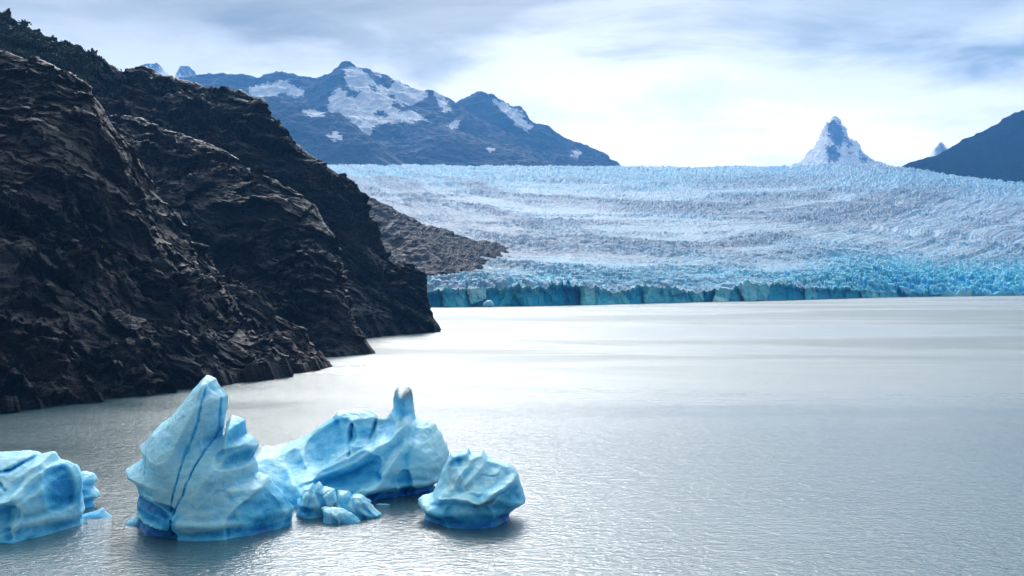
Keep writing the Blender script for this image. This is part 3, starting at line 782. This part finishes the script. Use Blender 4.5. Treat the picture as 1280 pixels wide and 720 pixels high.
C_out = zb([(727, 527), (745, 512), (790, 498), (812, 455), (835, 415), (860, 350), (872, 325), (905, 328), (945, 308), (956, 332), (1000, 320), (1030, 345), (1110, 375), (1160, 410), (1180, 480), (1183, 540), (1145, 572), (1128, 600), (1130, 640)]) + [(640, BLOW), (536, BLOW)] + zb([(775, 640), (748, 600), (735, 560)])
Cc = berg('iceberg', C_out, 195, 8.6, 7.0, seed=300, h=.16, notch=1.3, pw=.7,
    strokes=[(zb([(1150, 420), (1070, 460), (1000, 505), (900, 480), (800, 505)]), .9, 1.5, 't'), (zb([(920, 400), (1050, 400)]), 2.4, -1.2, 'd'),
             (zb([(1090, 540), (1150, 500)]), 1.6, -.8, 'd'), (zb([(960, 340), (890, 440), (820, 500)]), .8, 1.0, 't'), (zb([(1020, 350), (940, 440)]), .7, .7, 't'),
             (zb([(900, 560), (1000, 560)]), 2.0, -.9, 'd'), (zb([(880, 360), (930, 350)]), .9, -1.0, 'd'), (zb([(1080, 400), (1000, 470)]), 1.0, .6, 'g')],
    blues=[(zb([(900, 355)]), .9, .4), (zb([(820, 560), (1000, 570), (1120, 530)]), 2.0, .28), (zb([(800, 640), (1120, 620)]), 1.2, .4), (zb([(1140, 470)]), 1.3, .25)],
    dirts=[(zb([(980, 508), (1050, 490)]), .4, .9), (zb([(890, 425), (870, 440)]), .35, .6), (zb([(940, 440), (960, 430)]), .3, .6)])
tag(Cc, 'squat blue iceberg with spiked crest, rightmost of the icebergs', 'iceberg')

D_out = [(-120, BLOW), (-125, 600), (-90, 572)] + zd([(-150, 100), (0, 95), (100, 96), (180, 92), (200, 106), (278, 97), (292, 138), (340, 142), (375, 160), (398, 212), (406, 280), (411, 330), (412, 460)]) + [(102, BLOW)]
Dd = berg('iceberg', D_out, 190, 12.0, 9.5, seed=400, h=.18, notch=.7, pw=.8,
    strokes=[(zd([(300, 150), (250, 200), (215, 268), (120, 300), (0, 350)]), 1.0, 1.8, 't'), (zd([(330, 180), (370, 320)]), 1.5, -2.0, 'd'),
             (zd([(230, 270), (225, 400), (240, 500)]), 1.4, 1.2, 't'), (zd([(90, 400), (190, 350)]), 1.9, -1.5, 'd'), (zd([(200, 410), (210, 430)]), .6, -.4, 'd'),
             (zd([(20, 180), (120, 165), (185, 120)]), .35, -1.1, 'c'), (zd([(0, 190), (100, 210), (150, 240)]), .3, -.8, 'c'), (zd([(180, 190), (250, 150), (300, 148)]), .7, .7, 't'),
             (zd([(300, 400), (200, 540)]), 3., .9, 'g'), (zd([(-100, 300), (0, 520)]), 3., 1.2, 'g')],
    blues=[(zd([(330, 190), (365, 310)]), 1.4, .55), (zd([(90, 400), (180, 350)]), 1.3, .28), (zd([(205, 420)]), .7, .35), (zd([(20, 180), (120, 165), (185, 120)]), .3, .6), (zd([(30, 520), (80, 530)]), 1., .25)])
tag(Dd, 'large pale iceberg cut off by the left edge of the view', 'iceberg')

E_out = zd([(340, 230), (400, 205), (430, 195), (470, 200), (484, 235), (466, 268), (472, 290), (496, 322), (472, 340), (474, 375)]) + [(117, 660), (88, 660)]
Ee = berg('iceberg', E_out, 205, 2.6, 2.2, seed=500, h=.13, notch=.5, rough=1.1, facets=.6, strokes=[(zd([(400, 300), (480, 300)]), .6, -.9, 'd')], blues=[(zd([(410, 240), (420, 320)]), .8, .5)])
tag(Ee, 'small knobbly iceberg half hidden behind the large pale one at the left', 'iceberg')

def small(out, dc, T, R, seed, label, cat='ice floe', group=None, name='ice_floe', h=.11, **kw):
    o = berg(name, out, dc, T, R, seed=seed, h=h, rough=kw.pop('rough', .7), facets=kw.pop('facets', .45), notch=kw.pop('notch', .35), fcell=kw.pop('fcell', 2.1), **kw)
    return tag(o, label, cat, group)
small(zd([(405, 425), (412, 408), (450, 392), (520, 380), (545, 398), (566, 428), (555, 450)]) + [(138, 666), (104, 666)], 196, 1.7, 1.6, 510, 'small smooth domed ice floe between the leftmost iceberg and the twin-spired one')
small(zd([(560, 412), (600, 404), (645, 402), (650, 440), (640, 450)]) + [(158, 660), (140, 660)], 199, 1.0, 1.0, 520, 'thin flat sliver of ice left of the twin-spired iceberg')
small(zd([(628, 452), (650, 430), (700, 405), (720, 400), (730, 470)]) + [(182, 670), (156, 668)], 190, 1.6, 1.6, 530, 'low grey-blue ice lump touching the left foot of the twin-spired iceberg')
G_ = 'broken ice chunks in front of the arched iceberg'
small(zb([(200, 475), (222, 486), (248, 476), (275, 460), (285, 476), (298, 458), (318, 478), (368, 480), (374, 520), (375, 556), (340, 590), (335, 640)]) + [(400, 672), (366, 672)] + zb([(190, 640), (214, 570), (222, 520)]), 197, 2.6, 2.0, 540,
      'jagged crown-like ice chunk, left of the three broken pieces', group=G_, name='ice_chunk', cat='ice chunk', h=.12, rough=1.3, facets=1.5,
      strokes=[(zb([(265, 480), (250, 560)]), .5, .7, 't'), (zb([(310, 490), (340, 560)]), .6, -.8, 'd')], blues=[(zb([(260, 560)]), 1.1, .45), (zb([(330, 540)]), .8, .3)])
small(zb([(385, 520), (390, 498), (420, 496), (442, 514), (470, 508), (492, 512), (530, 545), (576, 590), (560, 606), (520, 620)]) + [(455, 668), (424, 668)], 196, 2.4, 1.8, 550,
      'ribbed wedge-shaped ice chunk, right of the three broken pieces', group=G_, name='ice_chunk', cat='ice chunk', h=.12, rough=1.2, facets=1.4,
      strokes=[(zb([(450, 515), (500, 600)]), .4, -.6, 'c'), (zb([(480, 515), (545, 600)]), .4, -.5, 'c')], blues=[(zb([(420, 520), (440, 600)]), .9, .35)])
small(zb([(322, 590), (330, 568), (362, 555), (402, 560), (430, 580), (482, 602), (486, 622)]) + [(448, 672), (408, 672)], 192, 1.9, 1.5, 560,
      'white angular ice block nearest the camera among the three broken pieces', group=G_, name='ice_chunk', cat='ice chunk', h=.1, rough=1.1, facets=1.4,
      strokes=[(zb([(362, 560), (400, 610), (400, 640)]), .5, .5, 't')])
small([(288, 475.5), (294, 473.5), (303, 472.5), (308, 469.5), (313, 471), (316, 474), (316, 480), (289, 480)], 445, 1.6, 1.3, 570, 'tiny lone iceberg fragment drifting against the dark cliff shore', 'ice fragment', name='ice_fragment', h=.15)
small([(468, 630), (474, 628.5), (482, 629), (488, 630), (488, 640), (468, 640)], 206, .8, .8, 580, 'thin white ice chip on the water below the arched iceberg', 'ice chip', name='ice_chip', h=.09)
small([(604, 378.5), (608, 375.5), (613, 375), (617, 378), (618, 386), (603, 386)], 1372, 4.0, 4.0, 590, 'pale ice lump afloat at the foot of the blue glacier front', 'ice lump', name='ice_lump', h=.5, rough=1.)

# ------------------------------------------------------------------ plants on the skyline
vis = GB[2:432].reshape(-1, 3)
vpx, vpy = proj(vis)
sc_ = polysdf(vpx, vpy, VEG_POLY); okv = vis[(sc_ < -1) & (vpx > -80) & (vis[:, 1] > 600)]
def tufts(centres, size, n, spread, rng):
    V = []; F = []
    c = np.repeat(centres, n, 0); s = np.repeat(size, n)
    c = c + rng.normal(size=c.shape) * np.array([1, 1, .8]) * (s * spread)[:, None]
    a = rng.normal(size=c.shape); a /= np.linalg.norm(a, axis=1)[:, None]
    b = np.cross(a, rng.normal(size=c.shape)); b /= np.linalg.norm(b, axis=1)[:, None]
    r = (s * rng.uniform(.25, .5, len(s)))[:, None]
    V = np.stack([c - a * r - b * r * .6, c + a * r - b * r * .5, c + a * r * .8 + b * r, c - a * r * .7 + b * r * .8], 1).reshape(-1, 3)
    return V, np.arange(len(V)).reshape(-1, 4)
sel = okv[RNG.choice(len(okv), min(9000, len(okv)), replace=False)]
ok2 = vis[(sc_ > -1) & (sc_ < 34) & (vpx > -80) & (vis[:, 1] > 600)]
keep = RNG.random(len(ok2)) < .035 * np.exp(-polysdf(*proj(ok2), VEG_POLY) / 9.) * (fbm(ok2 / 12., 2, seed=52) > -.05)
sel = np.concatenate([sel, ok2[keep]])
size = RNG.uniform(.8, 2.4, len(sel))
V, F = tufts(sel + np.array([0, 0, .7]), size, 9, .42, RNG)
tag(mesh_from('scrub', V, F, M_leaf, smooth=False), 'dark green scrub covering the top of the dark cliff', 'scrub', kind='stuff')

crestrow = GB[431]
cpx, cpy = proj(crestrow)
def tree(px, ht, label):
    k = int(np.argmin(np.abs(cpx - px))); b = crestrow[k] + np.array([0, -1.5, -1.0])
    rt = bpy.data.objects.new('tree', None); COL.objects.link(rt); rt.location = b.tolist()
    tag(rt, label, 'tree', 'lone trees along the cliff skyline')
    n = 7; ang = np.linspace(0, 2 * math.pi, n, endpoint=False)
    rings = []
    for q in np.linspace(0, 1, 6):
        r = .22 * (1 - .75 * q); cx = .15 * math.sin(q * 3 + px)
        rings.append(np.stack([cx + r * np.cos(ang), r * np.sin(ang), 0 * ang + q * ht * .8], -1))
    R_ = np.concatenate(rings); Fq = [[i * n + j, i * n + (j + 1) % n, (i + 1) * n + (j + 1) % n, (i + 1) * n + j] for i in range(5) for j in range(n)]
    mesh_from('trunk', R_, np.array(Fq), M_bark, parent=rt)
    m = 26; cc = RNG.normal(size=(m, 3)) * np.array([ht * .17, ht * .17, ht * .2]) + np.array([.1, 0, ht * .66])
    V, F = tufts(cc, np.full(m, ht * .28), 9, .3, RNG)
    mesh_from('crown', V, F, M_leaf, smooth=False, parent=rt)
for px, ht, lb in [(8, 7.7, 'bushy tree at the far left end of the cliff skyline'), (31, 7.2, 'second dark tree from the left on the cliff skyline'), (48, 6.6, 'third dark tree from the left on the cliff skyline'),
                   (66, 6.8, 'round tree midway down the wooded cliff skyline'), (84, 7.4, 'tree standing clear of the scrub, left of the last two on the skyline'), (100, 7.2, 'small tree second from the right on the cliff skyline'),
                   (117, 6.8, 'solitary thin tree rightmost on the bare cliff skyline')]:
    tree(px, ht, lb)

# ------------------------------------------------------------------ air
b = [(-9500, -500, -60), (9500, -500, -60), (9500, 13650, -60), (-9500, 14600, -60), (-9500, -500, 2450), (9500, -500, 2450), (9500, 14600, 2450), (-9500, 14600, 2450)]
f = [(0, 3, 2, 1), (4, 5, 6, 7), (0, 1, 5, 4), (1, 2, 6, 5), (2, 3, 7, 6), (3, 0, 4, 7)]
hm = bpy.data.materials.new('haze_air'); hm.use_nodes = True; hn = hm.node_tree; hn.nodes.clear()
pv = hn.nodes.new('ShaderNodeVolumePrincipled'); pv.inputs['Color'].default_value = (.13, .43, 1.0, 1); pv.inputs['Density'].default_value = 6.0e-5; pv.inputs['Anisotropy'].default_value = .1
ho = hn.nodes.new('ShaderNodeOutputMaterial'); hn.links.new(pv.outputs[0], ho.inputs['Volume'])
hz = mesh_from('haze', np.array(b, float), np.array(f), hm, smooth=False); tag(hz, kind='stuff')

# ------------------------------------------------------------------ light
SUN_EL, SUN_AZ = math.radians(31), math.radians(-5)         # azimuth measured from +Y towards +X
sd_ = bpy.data.lights.new('sun', 'SUN'); sd_.energy = 1.5; sd_.angle = math.radians(14); sd_.color = (1, .985, .965)
so = bpy.data.objects.new('sun', sd_); COL.objects.link(so)
S = Vector((math.sin(SUN_AZ) * math.cos(SUN_EL), math.cos(SUN_AZ) * math.cos(SUN_EL), math.sin(SUN_EL)))
so.rotation_euler = S.to_track_quat('Z', 'Y').to_euler()

w = bpy.data.worlds.new("World"); scene.world = w; w.use_nodes = True
t = NT(w)
dirv = t.n('ShaderNodeTexCoord').outputs['Generated']
sep = t.n('ShaderNodeSeparateXYZ', i_Vector=dirv)
x_, y_, z_ = sep.outputs
zz = t.math('MAXIMUM', z_, 0.0)
den = t.math('ADD', zz, .10)
cv = t.n('ShaderNodeCombineXYZ', i_X=t.math('DIVIDE', x_, den), i_Y=t.math('DIVIDE', y_, den), i_Z=0.0).outputs[0]
n1 = t.noise(t.mapping(cv, (.55, .9, 1)), 1.0, 6, .55, .5)
n2 = t.noise(t.mapping(cv, (.16, .3, 1)), 1.0, 4, .5, .2)
n3 = t.noise(t.mapping(dirv, (3.0, 3.0, 12.0)), 1.6, 6, .55, .3)
# cloud base elevation, wavering with bearing: low over the left shore, highest over mid-lake
azr = t.math('ARCTAN2', x_, y_)
azm = t.n('ShaderNodeMapRange', i_0=azr, i_1=-.45, i_2=.45, i_3=0.0, i_4=1.0).outputs[0]
shift = t.ramp(azm, [(0., .46), (.2, .47), (.42, .51), (.52, .62), (.66, .62), (.80, .50), (1., .46)], 'EASE')
el = t.math('ADD', z_, t.math('MULTIPLY', t.math('SUBTRACT', n3, .5), .22))
el = t.math('ADD', el, t.math('MULTIPLY', t.math('SUBTRACT', n1, .5), .07))
el = t.math('SUBTRACT', el, t.math('MULTIPLY', t.math('SUBTRACT', shift, .5), .28))
f_ = t.n('ShaderNodeMapRange', i_0=el, i_1=.135, i_2=.215).outputs[0]            # 0 = white low sky, 1 = grey cloud deck
f_.node.interpolation_type = 'SMOOTHSTEP'
deck = t.mix(t.ramp(n1, [(.40, 0.), (.62, 1.)]), (.34, .375, .355), (1.02, 1.03, .95))
deck = t.mix(t.ramp(azm, [(.45, 0.), (.85, .6)]), deck, (.42, .56, .64))
low = t.mix(t.ramp(n3, [(.35, 0.), (.62, 1.)]), (1.38, 1.42, 1.42), (2.35, 2.3, 2.22))
sky = t.mix(f_, low, deck)
# veiled sun: the cloud is bright around it
dot = t.n('ShaderNodeVectorMath', operation='DOT_PRODUCT', i_0=dirv, i_1=tuple(S)).outputs['Value']
gl = t.math('POWER', t.math('MAXIMUM', dot, 0.0), 6.0)
up = t.n('ShaderNodeMapRange', i_0=z_, i_1=.225, i_2=.32).outputs[0]
gl = t.math('MULTIPLY', gl, up)
sky = t.mix(gl, sky, (9.0, 8.9, 8.6))
bk = t.n('ShaderNodeMapRange', i_0=dot, i_1=-.7, i_2=.6, i_3=.37, i_4=1.0).outputs[0]
sky = t.mix(1.0, sky, t.n('ShaderNodeCombineColor', i_0=bk, i_1=bk, i_2=bk).outputs[0], 'MULTIPLY')
bg1 = t.n('ShaderNodeBackground', i_Color=sky, i_Strength=1.0)
nish = t.n('ShaderNodeTexSky'); nish.sky_type = 'NISHITA'; nish.sun_disc = False; nish.sun_elevation = SUN_EL; nish.sun_rotation = SUN_AZ
bg2 = t.n('ShaderNodeBackground', i_Color=nish.outputs[0], i_Strength=.10)
mixs = t.n('ShaderNodeMixShader', i_0=.88, i_1=bg2.outputs[0], i_2=bg1.outputs[0])
t.n('ShaderNodeOutputWorld', i_Surface=mixs.outputs[0])

# ------------------------------------------------------------------ camera and settings
cd = bpy.data.cameras.new('camera'); cam = bpy.data.objects.new('camera', cd); COL.objects.link(cam)
cd.sensor_width = 36; cd.lens = 36 * FPX / W; cd.clip_start = .5; cd.clip_end = 60000
cam.location = (0, 0, CAMH); cam.rotation_euler = (math.pi / 2 - TH, 0, 0); scene.camera = cam
vs = scene.view_settings; scene.display_settings.display_device = 'sRGB'
vs.view_transform = 'Standard'; vs.look = 'None'; vs.exposure = 0.12; vs.gamma = 1; vs.use_curve_mapping = False
cy = scene.cycles; cy.max_bounces = 6; cy.diffuse_bounces = 3; cy.glossy_bounces = 3; cy.transmission_bounces = 2; cy.volume_bounces = 0; cy.use_denoising = True
